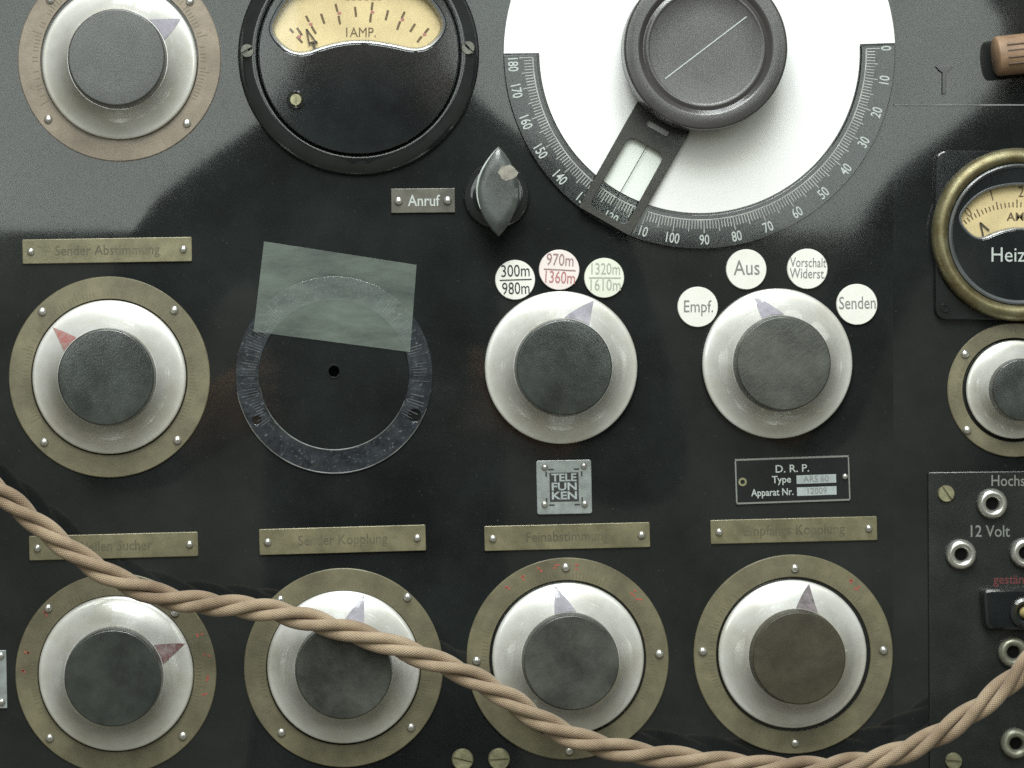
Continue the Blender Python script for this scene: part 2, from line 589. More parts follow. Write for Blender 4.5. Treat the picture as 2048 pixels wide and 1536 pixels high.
fp = slab('front_panel', [[(-700, -700), (1786.3, -700), (1786.3, 2200), (-700, 2200)], circle(11, 24, 668, 743)], -40, 0, M['panel'], 0.02)
sp = slab('side_panel', [[(1786.32, 211), (2900, 211), (2900, 2200), (1786.32, 2200)]], -40, 0.05, M['panel'], 0.02)
bb = slab('back_board', [[(-700, -700), (2900, -700), (2900, 2200), (-700, 2200)]], -120, -60, M['panel'])
obj('edge_strip', plate('edge_strip', [[(1788, 208.6), (2890, 208.6), (2890, 211.8), (1788, 211.8)]], -8, 1.5, M['edge'], 0.6), sp)
bb['label'] = 'dark board set back above the side panel'
fp['label'] = 'polished black front panel'
sp['label'] = 'black side panel with bright upper edge'

# ---------------------------------------------------------------- scale rings and knobs
RINGS = [
    # cx, cy, r, screw offsets, material, label
    (239, 120, 203, [(-142, 119), (135, 127), (141, -117), (-138, -120)], 'brass_pink', 'worn pinkish brass scale ring beside the ammeter with the cream window', 'g'),
    (219, 754, 201, [(-134, -131), (130, -134), (-130, 130), (136, 126)], 'brass', 'worn olive brass scale ring around the knob with the bright red pointer', 'g'),
    (2028, 780, 134, [(-99, -72), (95, -70), (-95, 80), (95, 80)], 'brass', 'small olive brass scale ring below the meter marked Heiz', 's'),
    (232, 1347, 201, [(-135, -131), (118, -122), (-132, 128), (134, 124)], 'brass', 'brass scale ring with red marks around the knob with the dark red pointer', 'r'),
    (687, 1335, 199, [(128, -141), (-124, 129), (135, 119), (-126, -136)], 'brass', 'olive brass scale ring crossed by the twisted cord, no red marks', 'g'),
    (1135, 1317, 202, [(-4, -183), (183, -10), (-182, 4), (3, 184)], 'brass', 'olive brass scale ring with red marks along its top, screw at twelve o\'clock', 'rt'),
    (1586, 1308, 199, [(3, -172), (-181, -6), (180, -8), (3, 177)], 'brass', 'olive brass scale ring around the knob with the brownish cap', 'rr'),
]
dome_ring = dome('screw', 8.5, 7, M['nickel'])
ring_cache = {}
for cx, cy, r, screws, mk, label, style in RINGS:
    t = thing('scale_ring', label, 'scale ring', cx, cy, 0, group='scale rings around the knobs')
    inner = r * 0.775
    key = (r, mk)
    if key not in ring_cache:
        ring_cache[key] = lathe('plate', [(inner, 0), (inner, 4), (inner + 1.2, 5), (r - 1.6, 5), (r, 3.6), (r, 0)], M[mk], 128)
    obj('plate', ring_cache[key], t)
    polys = []
    for k in range(0, 100):
        a = radians(150 + 240 * k / 99)
        ln = r * (0.10 if k % 10 == 0 else 0.055)
        if random.random() < 0.16:
            continue
        r0 = inner + r * 0.025
        polys.append(bar(r0 * cos(a), r0 * sin(a), (r0 + ln) * cos(a), (r0 + ln) * sin(a), 1.5))
    g = obj('graduation', flat('graduation', polys, 5.4, M['ink_faint']), t)
    g['kind'] = 'stuff'
    reds = {'r': [(-25, 1), (-12, 1), (3, 1), (14, 1), (182, 1), (193, 1), (-140, 1)],
            'rt': [(-130, 1), (-118, 1), (-108, 1), (-97, 1), (-84, 1), (-45, 1), (-40, 1)],
            'rr': [(-52, 1), (-46, 1)]}.get(style, [])
    if reds:
        polys = []
        for a, _ in reds:
            a = radians(a)
            for q in range(3):
                rr = r * 0.92 + random.uniform(-6, 6)
                aa = a + random.uniform(-0.022, 0.022)
                polys.append(bar(rr * cos(aa) - 2.5, rr * sin(aa), rr * cos(aa) + 2.5, rr * sin(aa) + random.uniform(-2, 2), 3.2))
        g = obj('red_marks', flat('red_marks', polys, 5.6, M['red_mark']), t)
        g['kind'] = 'stuff'
    for x, y in screws:
        obj('screw', dome_ring, t, (x, y, 5))

T_R0, T_R1, T_H0, T_H1 = 149.0, 98.0, 19.0, 66.0


def skirt_at(t):
    return T_R0 + (T_R1 - T_R0) * t, T_H0 + (T_H1 - T_H0) * (0.16 * t + 0.94 * t * t - 0.10 * t ** 3)


skirt_prof = [(60, 8), (148, 8), (151.5, 10.5), (152.5, 14), (151.5, 17.5)] + [skirt_at(k / 20) for k in range(21)] + [(90, 66)]
SKIRT = lathe('skirt', skirt_prof, M['skirt'], 224, 45)


def cap_mesh(mk):
    return lathe('cap', [(92, 60), (97, 66.5), (96.8, 70), (94.2, 101), (93.5, 103.6), (92.2, 104.8), (91.2, 105.0), (90.4, 105.05), (60, 105.2), (0, 105.3)], M[mk], 96, 40)


CAPS = {k: cap_mesh(k) for k in ('cap', 'cap_worn', 'cap_brown', 'cap_reflection')}


def pointer_mesh(name, mk, wide, skew=0.0, t1=1.0):
    bm = bmesh.new()
    rows = []
    for k in range(21):
        t = t1 * k / 20
        r, h = skirt_at(t)
        r2, h2 = skirt_at(t + 0.01)
        nrm = Vector((h2 - h, 0, r - r2)).normalized()
        row = []
        for q in range(5):
            off = (q / 4 - 0.5) * wide * (k / 20) + skew * (k / 20)
            a = off / r
            rr, hh = r + nrm.x * 1.0, h + nrm.z * 1.0
            row.append(bm.verts.new((rr * cos(a) * U, rr * sin(a) * U, hh * U)))
        rows.append(row)
    for A, B in zip(rows, rows[1:]):
        for q in range(4):
            bm.faces.new((A[q], B[q], B[q + 1], A[q + 1]))
    bmesh.ops.remove_doubles(bm, verts=bm.verts, dist=1e-7)
    return from_bm(bm, name, M[mk], 60)


KNOBS = [
    # skirt centre, radius, pointer angle (deg, up is 90), pointer material, width, skew, cap material, label
    (239, 124, 154, 35, 'lilac', 50, 4, 'cap_reflection', 'silver skirted knob with cap painted with a pale reflection beside the cream windowed ammeter'),
    (218.5, 754, 153, 138.5, 'pointer_red', 36, 0, 'cap', 'silver skirted knob with a bright red pointer triangle'),
    (1122, 735, 152, 64, 'lilac', 52, 16, 'cap', 'silver skirted knob below the three wavelength tags'),
    (1554.5, 727, 149.5, 109, 'lilac', 46, -16, 'cap_worn', 'silver skirted knob below the tags Empf. and Aus'),
    (2031, 779, 98, 20, 'lilac', 40, 0, 'cap', 'small silver skirted knob below the meter marked Heiz'),
    (232, 1347, 154, 23.5, 'pointer_dark', 42, 4, 'cap', 'silver skirted knob with a dark red pointer triangle'),
    (687, 1334, 152, 74, 'lilac', 40, 6, 'cap_worn', 'silver skirted knob with scuffed cap crossed by the twisted cord'),
    (1136, 1317, 151, 100, 'lilac', 44, -8, 'cap_worn', 'silver skirted knob with scraped cap just above the cord, lilac pointer'),
    (1585, 1308, 147.5, 77, 'pointer_grey', 46, 0, 'cap_brown', 'silver skirted knob with brownish cap and grey pointer'),
]
for cx, cy, r, ang, pm, wide, skew, ck, label in KNOBS:
    ax, ay = apparent(cx, cy, 14)
    t = thing('control_knob', label, 'knob', ax, ay, 0, group='skirted control knobs')
    s = r / 152.0
    t.scale = (s, s, s if s > 0.8 else 0.8)
    obj('skirt', SKIRT, t, rot=random.uniform(0, 6.28))
    c = obj('cap', CAPS[ck], t, rot=random.uniform(0, 6.28))
    p = obj('pointer', pointer_mesh('pointer', pm, wide, skew), t, rot=radians(ang))

# ---------------------------------------------------------------- brass strips
dome_strip = dome('rivet', 7.5, 7, M['nickel'])
STRIPS = [
    (214.5, 501, 339, 49, -0.9, 'Sender Abstimmung', 'brass label strip above the knob with the bright red pointer'),
    (227.5, 1092, 338, 49, -1.5, 'Wellen Sucher', 'brass label strip partly covered by the twisted cord'),
    (685, 1079.5, 333, 52, -1.6, 'Sender Kopplung', 'brass label strip below the empty engraved dial ring'),
    (1134, 1073, 331, 50, -1.4, 'Feinabstimmung', 'brass label strip just below the square silver badge'),
    (1587, 1060, 333, 48, -1.4, 'Empfangs Kopplung', 'brass label strip just below the black type plate'),
]
for cx, cy, wd, ht, a, txt, label in STRIPS:
    t = thing('label_strip', label, 'label strip', cx, cy, 0, -radians(a), group='brass label strips')
    obj('plate', plate('plate', [rounded([(-wd / 2, -ht / 2), (wd / 2, -ht / 2), (wd / 2, ht / 2), (-wd / 2, ht / 2)], 2.5, 2)], 0, 5, M['strip'], 1.2), t)
    for sx in (-1, 1):
        obj('rivet', dome_strip, t, (sx * (wd / 2 - 17), 0, 5))
    writing('lettering', txt, 20, 0, 0, 5.3, M['ink_strip'], t, sx=0.9, bold=0.15)

# small vertical silver plate at the panel's edge
t = thing('silver_plate', 'narrow silver plate with two rivets beside the red marked scale ring', 'plate', -40, 1359, 0, radians(1))
obj('plate', plate('plate', [[(-54, -58), (54, -58), (54, 58), (-54, 58)]], 0, 5, M['silver'], 1.2), t)
for y in (-48, 45):
    obj('rivet', dome_strip, t, (43, y, 5))

# ---------------------------------------------------------------- the big tuning dial
DX, DY = 1398, 107
TILT = radians(1.5)
t = thing('tuning_dial', 'large white dial with black half-circle scale numbered 0 to 180', 'dial', DX, DY, 0, TILT)
half = 391


def arc(r, a0, a1, n):
    return [(r * cos(radians(a0 + (a1 - a0) * i / n)), r * sin(radians(a0 + (a1 - a0) * i / n))) for i in range(n + 1)]


# angles run clockwise from the right, y down
disc = arc(half, 181.3, 358.6, 96) + [(321, -9), (320, -2)] + arc(320, 0, 180, 96) + [(-320, -3), (-321, -8)]
obj('white_disc', plate('white_disc', [disc], 0, 9, M['paper'], 1.0), t)
sc = arc(half, -1.0, 181.0, 96) + arc(323.5, 181.0, -1.0, 96)
obj('scale_plate', plate('scale_plate', [sc], 0, 8, M['bakelite'], 1.0), t)
polys = []
for k in range(181):
    a = radians(k)
    ln = 27 if k % 10 == 0 else (24 if k % 5 == 0 else 18)
    polys.append(bar(333 * cos(a), 333 * sin(a), (333 + ln) * cos(a), (333 + ln) * sin(a), 1.5))
for k in range(0, 180, 2):
    a, b = radians(k), radians(k + 2)
    polys.append([(332 * cos(a), 332 * sin(a)), (332 * cos(b), 332 * sin(b)), (334 * cos(b), 334 * sin(b)), (334 * cos(a), 334 * sin(a))])
g = obj('graduation', flat('graduation', polys, 8.4, M['scale_line']), t)
g['kind'] = 'stuff'
for k in range(0, 190, 10):
    a = radians(k if k < 180 else 178.2)
    writing('numeral', str(k), 20, 374 * cos(a), 374 * sin(a), 8.4, M['letter'], t, rot=pi / 2 - a, sx=0.72, bold=0.25)

# its knob with the vernier arm
t = thing('dial_knob', 'large grey knob with flat black vernier arm on the white dial', 'knob', DX, DY, 0, 0)
ARM = radians(180 - 60.3)       # clockwise from the right, y down
ux, uy = cos(ARM), sin(ARM)
vx, vy = -uy, ux


def av(u, v):
    return (u * ux + v * vx, u * uy + v * vy)


outer = [av(*p) for p in rounded([(20, -61), (388, -59), (388, 59), (20, 61)], 3, 2)]
win = [av(*p) for p in rounded([(214, -40), (374, -42), (374, 42), (214, 40)], 16, 5)]
slot = [av(*p) for p in rounded([(168, -26), (180, -26), (180, 26), (168, 26)], 6, 4)]
obj('arm', plate('arm', [outer, win, slot], 18, 25, M['arm'], 1.0), t)
obj('window', plate('window', [[av(*p) for p in rounded([(208, -45), (380, -47), (380, 47), (208, 45)], 12, 4)]], 16, 17.6, M['case_glass'], 0.3), t)
obj('hairline', flat('hairline', [bar(*av(212, 0), *av(360, 0), 1.6)], 17.9, M['ink']), t)
obj('knob_body', lathe('knob_body', [(60, 9), (60, 36), (150, 38), (158, 41), (161, 48), (161, 104), (160, 108.5), (157.5, 110.5), (156, 110.9), (134, 111.5), (131, 111.3), (127, 107.5), (123, 104.8), (120, 105.4), (117, 107), (114, 107.4), (111, 106.4), (109, 106), (60, 105.6), (0, 105.4)], M['big_knob'], 128, 40), t)
obj('index_line', flat('index_line', [bar(*p, 2.2) for p in [(-80, 61, 80, -61)]], 107.9, M['letter']), t)

# ---------------------------------------------------------------- ammeter with cream window


def sector(cy, r0, r1, a0, a1, corner, n=24):
    pts = arc(r1, -90 + a0, -90 + a1, n) + arc(r0, -90 + a1 * 0.86, -90 + a0 * 0.86, n)
    return [(x, y + cy) for x, y in pts]


def smooth_loop(pts, it=3):
    """soften corners (Chaikin)"""
    for _ in range(it):
        q = []
        for i in range(len(pts)):
            a, b = pts[i], pts[(i + 1) % len(pts)]
            q.append((a[0] * 0.75 + b[0] * 0.25, a[1] * 0.75 + b[1] * 0.25))
            q.append((a[0] * 0.25 + b[0] * 0.75, a[1] * 0.25 + b[1] * 0.75))
        pts = q
    return pts


def grow(pts, d):
    """offset a closed loop outwards"""
    area2 = sum(pts[i][0] * pts[(i + 1) % len(pts)][1] - pts[(i + 1) % len(pts)][0] * pts[i][1] for i in range(len(pts)))
    sg = 1 if area2 > 0 else -1
    out = []
    for i in range(len(pts)):
        a, b = Vector(pts[i - 1]), Vector(pts[(i + 1) % len(pts)])
        tg = (b - a).normalized()
        out.append((pts[i][0] + tg.y * d * sg, pts[i][1] - tg.x * d * sg))
    return out


def loft(name, loops, m, smooth=50):
    bm = bmesh.new()
    rows = [[bm.verts.new((x * U, -y * U, h * U)) for x, y in lp] for lp, h in loops]
    for A, B in zip(rows, rows[1:]):
        for i in range(len(A)):
            j = (i + 1) % len(A)
            bm.faces.new((A[i], A[j], B[j], B[i]))
    me = bpy.data.meshes.new(name)
    bmesh.ops.recalc_face_normals(bm, faces=bm.faces)
    bm.to_mesh(me)
    bm.free()
    finish(me, m, smooth)
    return me


t = thing('ammeter', 'round black ammeter with cream arc window marked 1 AMP.', 'meter', 717, 110, 0)
FL = obj('flange', lathe('flange', [(150, 0), (241, 0), (241, 5), (238, 10), (228, 17), (214, 23), (207, 24), (203, 22), (201, 14), (198, 12)], M['bakelite'], 128, 40), t)
wl = smooth_loop([(-124, 2), (-170, -38), (-163, -68), (-128, -120), (-60, -138), (0, -142), (60, -138), (124, -118), (160, -75), (165, -44), (126, -8), (60, -24), (0, -31), (-60, -22)])
obj('face', plate('face', [circle(200, 128), grow(wl, 9)], 8, 36, M['bakelite'], 3), t)
obj('window_rim', loft('window_rim', [(grow(wl, 10), 35.6), (grow(wl, 8.5), 37), (grow(wl, 5), 36), (grow(wl, 1), 24), (wl, 14)], M['rim_grey']), t)
card = obj('dial_card', flat('dial_card', [grow(wl, 8)], 13, M['cream']), t)
obj('window_glass', flat('window_glass', [grow(wl, 7)], 26, M['meter_glass']), t)
ticks = [((580, 59), (587, 67)), ((594, 57), (604, 72)), ((594, 75), (605, 87)), ((612, 33), (618, 45)), ((623, 54), (632, 69)), ((642, 29), (649, 49)),
         ((671, 9), (675, 25)), ((677, 33), (680, 50)), ((710, 15), (712, 35)), ((745, 6), (743, 22)), ((742, 29), (740, 46)), ((776, 22), (771, 42)),
         ((809, 25), (803, 38)), ((800, 44), (794, 61)), ((830, 49), (820, 65)), ((857, 58), (849, 68)), ((843, 74), (834, 86))]
g = obj('graduation', flat('graduation', [bar(a[0] - 717, a[1] - 110, b[0] - 717, b[1] - 110, 4.6) for a, b in ticks], 13.5, M['ink_brown']), t)
g['kind'] = 'stuff'
g = obj('red_marks', flat('red_marks', [bar(x - 717, y - 110, x - 717 + 7, y - 110 + random.uniform(-2, 2), 5) for x, y in ((618, 49), (675, 28), (741, 25), (801, 41), (845, 71), (595, 74))] +
    [bar(x - 717, -111, x - 717 + 9, -110, 5) for x in (690, 702, 714, 728, 742, 753)], 13.6, M['ink_red']), t)
g['kind'] = 'stuff'
writing('lettering', '1AMP.', 19, 3, -43, 13.7, M['ink_brown'], t, sx=0.9)
nd = [bar(-104, -50, -98, -18, 3.0), bar(-104, -50, -82, -20, 3.0), bar(-98, -22, -82, -24, 5), bar(-91, -22, -80, 10, 5)]
obj('needle', flat('needle', nd, 18, M['needle']), t)
sl = slotted('screw', 14, 9, M['screw_dull'])
for x, y, a in ((-222, -6, 0.5), (218, -12, -0.8)):
    o = obj('screw', sl, t, (x, y, 17), a)
obj('adjuster', slotted('adjuster', 12, 8, M['screw_brass']), t, (-125, 93, 34), pi / 2)
obj('adjuster_rim', lathe('adjuster_rim', [(13.5, 34), (13.5, 39), (16, 41), (18.5, 39), (19, 34)], M['bakelite'], 32), t, (-125, 93, 0))

# ---------------------------------------------------------------- call switch and its plate
t = thing('call_plate', 'small brass plate engraved Anruf beside the lens-shaped lever', 'plate', 846, 401.5, 0, radians(0.6))
obj('plate', plate('plate', [[(-64, -24.5), (64, -24.5), (64, 24.5), (-64, 24.5)]], 0, 5, M['grey_plate'], 1.2), t)
writing('lettering', 'Anruf', 22, 1, 1, 5.4, M['letter'], t, sx=0.86, bold=0.3)
for sx in (-1, 1):
    obj('rivet', dome('rivet', 8.5, 8, M['nickel']), t, (sx * 49, 0, 5))

t = thing('lever_switch', 'black lever switch with chipped lens-shaped handle next to Anruf plate', 'switch', 993, 392, 0)
obj('base', lathe('base', [(66, 0), (66, 6), (63, 12), (55, 16), (48, 17), (0, 17)], M['bakelite'], 64, 40), t)
lens = []
for k in range(24):
    q = k / 23
    lens.append((-44 * sin(pi * q) ** 0.85, -95 + 180 * q))
for k in range(1, 23):
    q = 1 - k / 23
    lens.append((42 * sin(pi * q) ** 0.85, -95 + 180 * q))
c = (0, -2)


def shrink(k, dx=0, dy=0):
    return [(c[0] + (x - c[0]) * k + dx, c[1] + (y - c[1]) * k + dy) for x, y in lens]


bm = bmesh.new()
rows = [[bm.verts.new((x * U, -y * U, h * U)) for x, y in lp] for lp, h in ((shrink(0.62, 2, 4), 14), (shrink(0.80, 1, 2), 32), (shrink(1.0), 62), (shrink(0.985), 68), (shrink(0.93), 71), (shrink(0.6), 71.5))]
for A, B in zip(rows, rows[1:]):
    for i in range(len(A)):
        j = (i + 1) % len(A)
        bm.faces.new((A[i], A[j], B[j], B[i]))
bm.faces.new(rows[-1])
obj('handle', from_bm(bm, 'handle', M['lever'], 50), t)
chip = [(18 + 19 * cos(a) * random.uniform(0.8, 1.15), -42 + 17 * sin(a) * random.uniform(0.75, 1.15)) for a in [2 * pi * k / 14 for k in range(14)]]
obj('chip', flat('chip', [chip], 71.9, M['chip']), t)
edge = [Vector((x, -y, 0)) for x, y in shrink(0.965)][:17]
obj('worn_edge', tube('worn_edge', [(p.x, p.y, 69.5) for p in edge], [0.6 + 2.0 * sin(pi * k / 16) for k in range(17)], M['letter'], 6), t)

# ---------------------------------------------------------------- round white tags
TAGS = [
    (1030, 560, 40, 'white', [('300m', 24, 'ink', -17), ('980m', 24, 'ink', 18)], -2.0, 'round white tag reading 300m over 980m', True),
    (1118, 540, 40.5, 'tag_pink', [('970m', 24, 'ink_pink', -19), ('1360m', 24, 'ink_red', 16)], 3.0, 'round pinkish tag reading 970m over 1360m', True),
    (1208, 556, 40, 'tag_green', [('1320m', 23, 'ink_green', -17), ('1610m', 23, 'ink_green', 15)], 0.5, 'round greenish tag reading 1320m over 1610m', True),
    (1395, 614, 40.5, 'white', [('Empf.', 24, 'ink_grey', 0)], 0, 'round white tag reading Empf.', False),
    (1492, 539, 40.5, 'white', [('Aus', 30, 'ink_grey', -2)], -1, 'round white tag reading Aus', False),
    (1614, 538, 40.5, 'white', [('Vorschalt', 19, 'ink_grey', -12), ('Widerst.', 20, 'ink_grey', 10)], 1, 'round white tag reading Vorschalt Widerst.', False),
    (1713, 609, 41, 'white', [('Senden', 25, 'ink_grey', -2)], -1, 'round white tag reading Senden', False),
]
for cx, cy, r, mk, lines, a, label, rule in TAGS:
    t = thing('round_tag', label, 'tag', cx, cy, 0, radians(-a), group='round tags above the knobs')
    obj('disc', lathe('disc', [(r, 0), (r, 4.5), (r - 1.2, 6), (0, 6.2)], M[mk], 64, 40), t)
    for s, sz, ik, y in lines:
        o = writing('lettering', s, sz, 1, y, 6.6, M[ik], t, sx=0.8, bold=0.1)
        wmax = max(v.co.x for v in o.data.vertices) - min(v.co.x for v in o.data.vertices)
        lim = (2 * sqrt(max(1, (r - 2) ** 2 - (abs(y) + sz * 0.35) ** 2)) if rule else 2 * r - 9) * U
        if wmax > lim:
            o.data.transform(Matrix.Scale(lim / wmax, 4, (1, 0, 0)))
    if rule:
        obj('fraction_bar', flat('fraction_bar', [bar(-31, 0, 33, 0, 2.6)], 6.6, M[lines[0][2]]), t)

# ---------------------------------------------------------------- empty dial ring with sheet
t = thing('empty_dial_ring', 'black engraved dial ring with empty centre hole, its knob missing', 'dial ring', 668, 750, 0)
holes = [circle(9.5, 20, -154, 90), circle(13, 24, 161, 81), circle(9, 20, 132, -132)]
obj('plate', plate('plate', [circle(197, 128), circle(150, 128)] + holes, 0, 3.4, M['ghost_ring'], 0.8), t)
for r in (196.5, 150):  # tapered pale arcs on the lower rims, edge highlights put in as colour
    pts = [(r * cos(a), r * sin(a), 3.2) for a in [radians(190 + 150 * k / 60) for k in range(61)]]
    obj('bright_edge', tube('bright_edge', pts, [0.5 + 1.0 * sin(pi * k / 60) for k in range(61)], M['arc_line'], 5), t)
polys = []
for k in range(130):
    a = radians(-215 + 250 * k / 129)
    if random.random() < 0.3 or -128 < math.degrees(a) < -60:
        continue
    r0, r1 = random.uniform(154, 160), random.uniform(172, 192)
    polys.append(bar(r0 * cos(a), r0 * sin(a), r1 * cos(a), r1 * sin(a), random.uniform(0.8, 1.6)))
for k in range(24):
    a = radians(random.uniform(45, 135))
    r0 = random.uniform(160, 188)
    polys.append(bar(r0 * cos(a), r0 * sin(a), r0 * cos(a) + random.uniform(2, 7), r0 * sin(a) + random.uniform(-3, 3), 1.0))
g = obj('graduation', flat('graduation', polys, 3.8, M['ghost_tick']), t)
g['kind'] = 'stuff'
obj('shaft_rim', lathe('shaft_rim', [(11.5, 0), (12, 1.6), (14, 1.6), (15, 0)], M['bakelite'], 32), t, (0, -7, 0))

t = thing('green_sheet', 'cloudy pale green see-through sheet lying tilted over the empty dial ring', 'sheet', 671, 595, 0)
obj('film', plate('film', [[(528 - 671, 483 - 595), (833 - 671, 530 - 595), (820 - 671, 704 - 595), (507 - 671, 663 - 595)]], 5, 6.2, M['sheet'], 0.3), t)  # thin pale green see-through plate of streaky opacity

# ---------------------------------------------------------------- badge and type plate
t = thing('maker_badge', 'square silver badge with corner rivets reading TELE FUN KEN', 'badge', 1128, 974, 0, radians(1.2))
obj('plate', plate('plate', [rounded([(-55, -54), (55, -54), (55, 54), (-55, 54)], 5, 3)], 0, 5, M['silver'], 1.2), t)
obj('dark_field', flat('dark_field', [[(-29, -29), (29, -29), (29, 29), (-29, 29)]], 5.4, M['ink']), t)
cn = []
for sx in (-1, 1):
    for sy in (-1, 1):
        cn += [[(sx * 20, sy * 37), (sx * 31, sy * 37), (sx * 31, sy * 34), (sx * 20, sy * 34)], [(sx * 34, sy * 21), (sx * 37, sy * 21), (sx * 37, sy * 31), (sx * 34, sy * 31)]]
obj('corner_marks', flat('corner_marks', cn, 5.4, M['ink']), t)
for s, y in (('TELE', -18.5), ('FUN', -0.5), ('KEN', 17.5)):
    o = writing('lettering', s, 15, 0, y, 5.8, M['box'], t, sx=1.0, bold=0.55)
    wd = max(v.co.x for v in o.data.vertices) - min(v.co.x for v in o.data.vertices)
    o.data.transform(Matrix.Scale(50 * U / wd, 4, (1, 0, 0)))
for x, y in ((-38, -41), (40, -42), (-40, 33), (40, 34)):
    obj('rivet', dome('rivet', 6.5, 7, M['nickel']), t, (x, y, 5))

t = thing('type_plate', 'black type plate with thin silver border reading D.R.P. and Apparat Nr.', 'type plate', 1584.5, 959.5, 0, radians(2.0))
obj('plate', plate('plate', [[(-115, -45.5), (115, -45.5), (115, 45.5), (-115, 45.5)]], 0, 4, M['bakelite'], 1), t)
fr = []
for a, b in (((-113, -43.5), (113, -43.5)), ((113, -43.5), (113, 43.5)), ((113, 43.5), (-113, 43.5)), ((-113, 43.5), (-113, -43.5))):
    fr.append(bar(*a, *b, 3.4))
obj('border', flat('border', fr[0:1] + fr[2:3] + [bar(-113, -41.8, -113, 41.8, 3.0), bar(113, -41.8, 113, 41.8, 2.6)], 4.4, M['letter_dim']), t)
writing('lettering', 'D. R. P.', 15, 0, -22, 4.5, M['letter'], t, sx=1.05, bold=0.2)
writing('lettering', 'Type', 14, -22, -1, 4.5, M['letter'], t, sx=0.95, bold=0.3)
writing('lettering', 'Apparat Nr.', 14, -41, 24, 4.5, M['letter'], t, sx=0.86, bold=0.3)
for y, s in ((0, 'ARS 60'), (24, '12009')):
    f = obj('number_field', flat('number_field', [[(8, y - 8.5), (87, y - 8.5), (87, y + 8.5), (8, y + 8.5)]], 4.5, M['box']), t)
    writing('lettering', s, 12.5, 47, y, 4.9, M['ink_grey'], t, sx=0.95)
obj('rivet', dome('rivet', 6, 6, M['nickel']), t, (105, -3, 4))
obj('empty_rivet_hole', lathe('empty_rivet_hole', [(4, 4), (5, 6), (8, 6), (9, 4)], M['screw_brass'], 24), t, (-100, 1, 0))

# ---------------------------------------------------------------- heater meter
t = thing('heater_meter', 'round meter with brass bezel and cream window lettered Heiz', 'meter', 2030, 470, 0)
obj('base', plate('base', [rounded([(-162, -168), (162, -168), (162, 170), (-162, 170)], 26, 6)], 2, 16, M['bakelite'], 3), t)
obj('bezel', lathe('bezel', [(165, 16), (171, 18), (172.5, 26), (170, 36), (164, 43), (155, 46), (147, 44), (142, 38), (141, 30)], M['bezel'], 128, 40), t)
obj('inner_ring', lathe('inner_ring', [(141.5, 30), (140, 38), (136.5, 40), (132.5, 36), (130, 30)], M['rim_grey'], 128, 40), t)
wl2 = smooth_loop([(-80, 10), (-112, -22), (-112, -42), (-78, -78), (-40, -92), (0, -97), (40, -92), (78, -78), (112, -42), (112, -22), (80, 10), (40, -9), (0, -17), (-40, -9)])
obj('face', plate('face', [circle(134, 96), grow(wl2, 6)], 14, 33, M['bakelite'], 2), t)
obj('window_rim', loft('window_rim', [(grow(wl2, 7), 32.7), (grow(wl2, 5.5), 34), (grow(wl2, 3), 33), (grow(wl2, 0.5), 24), (wl2, 18)], M['rim_grey']), t)
obj('dial_card', flat('dial_card', [grow(wl2, 5)], 17, M['cream']), t)
obj('window_glass', flat('window_glass', [grow(wl2, 5)], 26, M['meter_glass']), t)
polys = []
for k in range(0, 31):
    a = radians(-90 - 40 + 80 * k / 30)
    r0, r1 = (164, 180) if k % 5 == 0 else (165, 175)
    polys.append(bar(r0 * cos(a), 110 + r0 * sin(a), r1 * cos(a), 110 + r1 * sin(a), 2.4))
g = obj('graduation', flat('graduation', polys, 17.5, M['ink_brown']), t)
g['kind'] = 'stuff'
for s, x, y, a in (('0', -97, -44, 0.62), ('1', -50, -77, 0.25), ('2', 8, -84, -0.02)):
    writing('numeral', s, 21, x, y, 17.6, M['ink_brown'], t, rot=a, sx=0.8)
writing('lettering', 'AMP.', 16, 6, -35, 17.6, M['ink_brown'], t, sx=1.05, bold=0.4)
obj('needle', flat('needle', [bar(-74, -24, -68, 2, 3.6), bar(-74, -24, -56, -8, 3.6)], 20, M['needle']), t)
writing('lettering', 'Heiz', 29, -22, 42, 33.6, M['letter'], t, sx=0.92)
obj('corner_hole', lathe('corner_hole', [(4, 16), (5, 18), (9, 18), (10, 16)], M['bakelite'], 24), t, (-143, 146, 0))

# ---------------------------------------------------------------- socket plate, plug, loose screws
t = thing('socket_plate', 'dark grey socket plate lettered 12 Volt with nickel sockets', 'socket plate', 1960, 1240, 0, 0)
obj('plate', plate('plate', [rounded([(-105, -296), (420, -302), (420, 620), (-100, 620)], 4, 2)], 2, 8, M['socket'], 2), t)
sock = {}
for mk in ('nickel', 'nickel_dull'):
    sock[mk] = lathe('socket', [(29, 0), (30.5, 6), (29.5, 12), (26, 17), (21.5, 18.5), (17, 17), (13.5, 12.5), (12, 7), (11.5, 1)], M[mk], 48, 60)
shade_disc = flat('shade_disc', [circle(12.0, 32)], 6.5, M['hole'])  # black disc painting the darkness of the socket opening
for x, y, mk in ((1981, 1007, 'nickel'), (1919, 1108, 'nickel'), (2047, 1105, 'nickel'), (2023, 1303, 'nickel_dull'), (2028, 1485, 'nickel_dull')):
    o = obj('socket', sock[mk], t, (x - 1960, y - 1240, 8))
    obj('shade_disc', shade_disc, o)
obj('screw', slotted('screw', 17, 8, M['screw_brass']), t, (-70, -253, 8), -0.95)
obj('screw', slotted('screw', 17, 8, M['screw_brass']), t, (-55, 281, 8), -0.1)
writing('lettering', 'Hochs', 22, 54, -278, 8.5, M['letter_dim'], t, sx=0.85, bold=0.2)
writing('lettering', '12 Volt', 23, 16, -177, 8.5, M['letter_dim'], t, sx=0.85, bold=0.3)
writing('lettering', 'gestän', 18, 56, -81, 8.5, M['letter_red'], t, sx=0.95, bold=0.3)

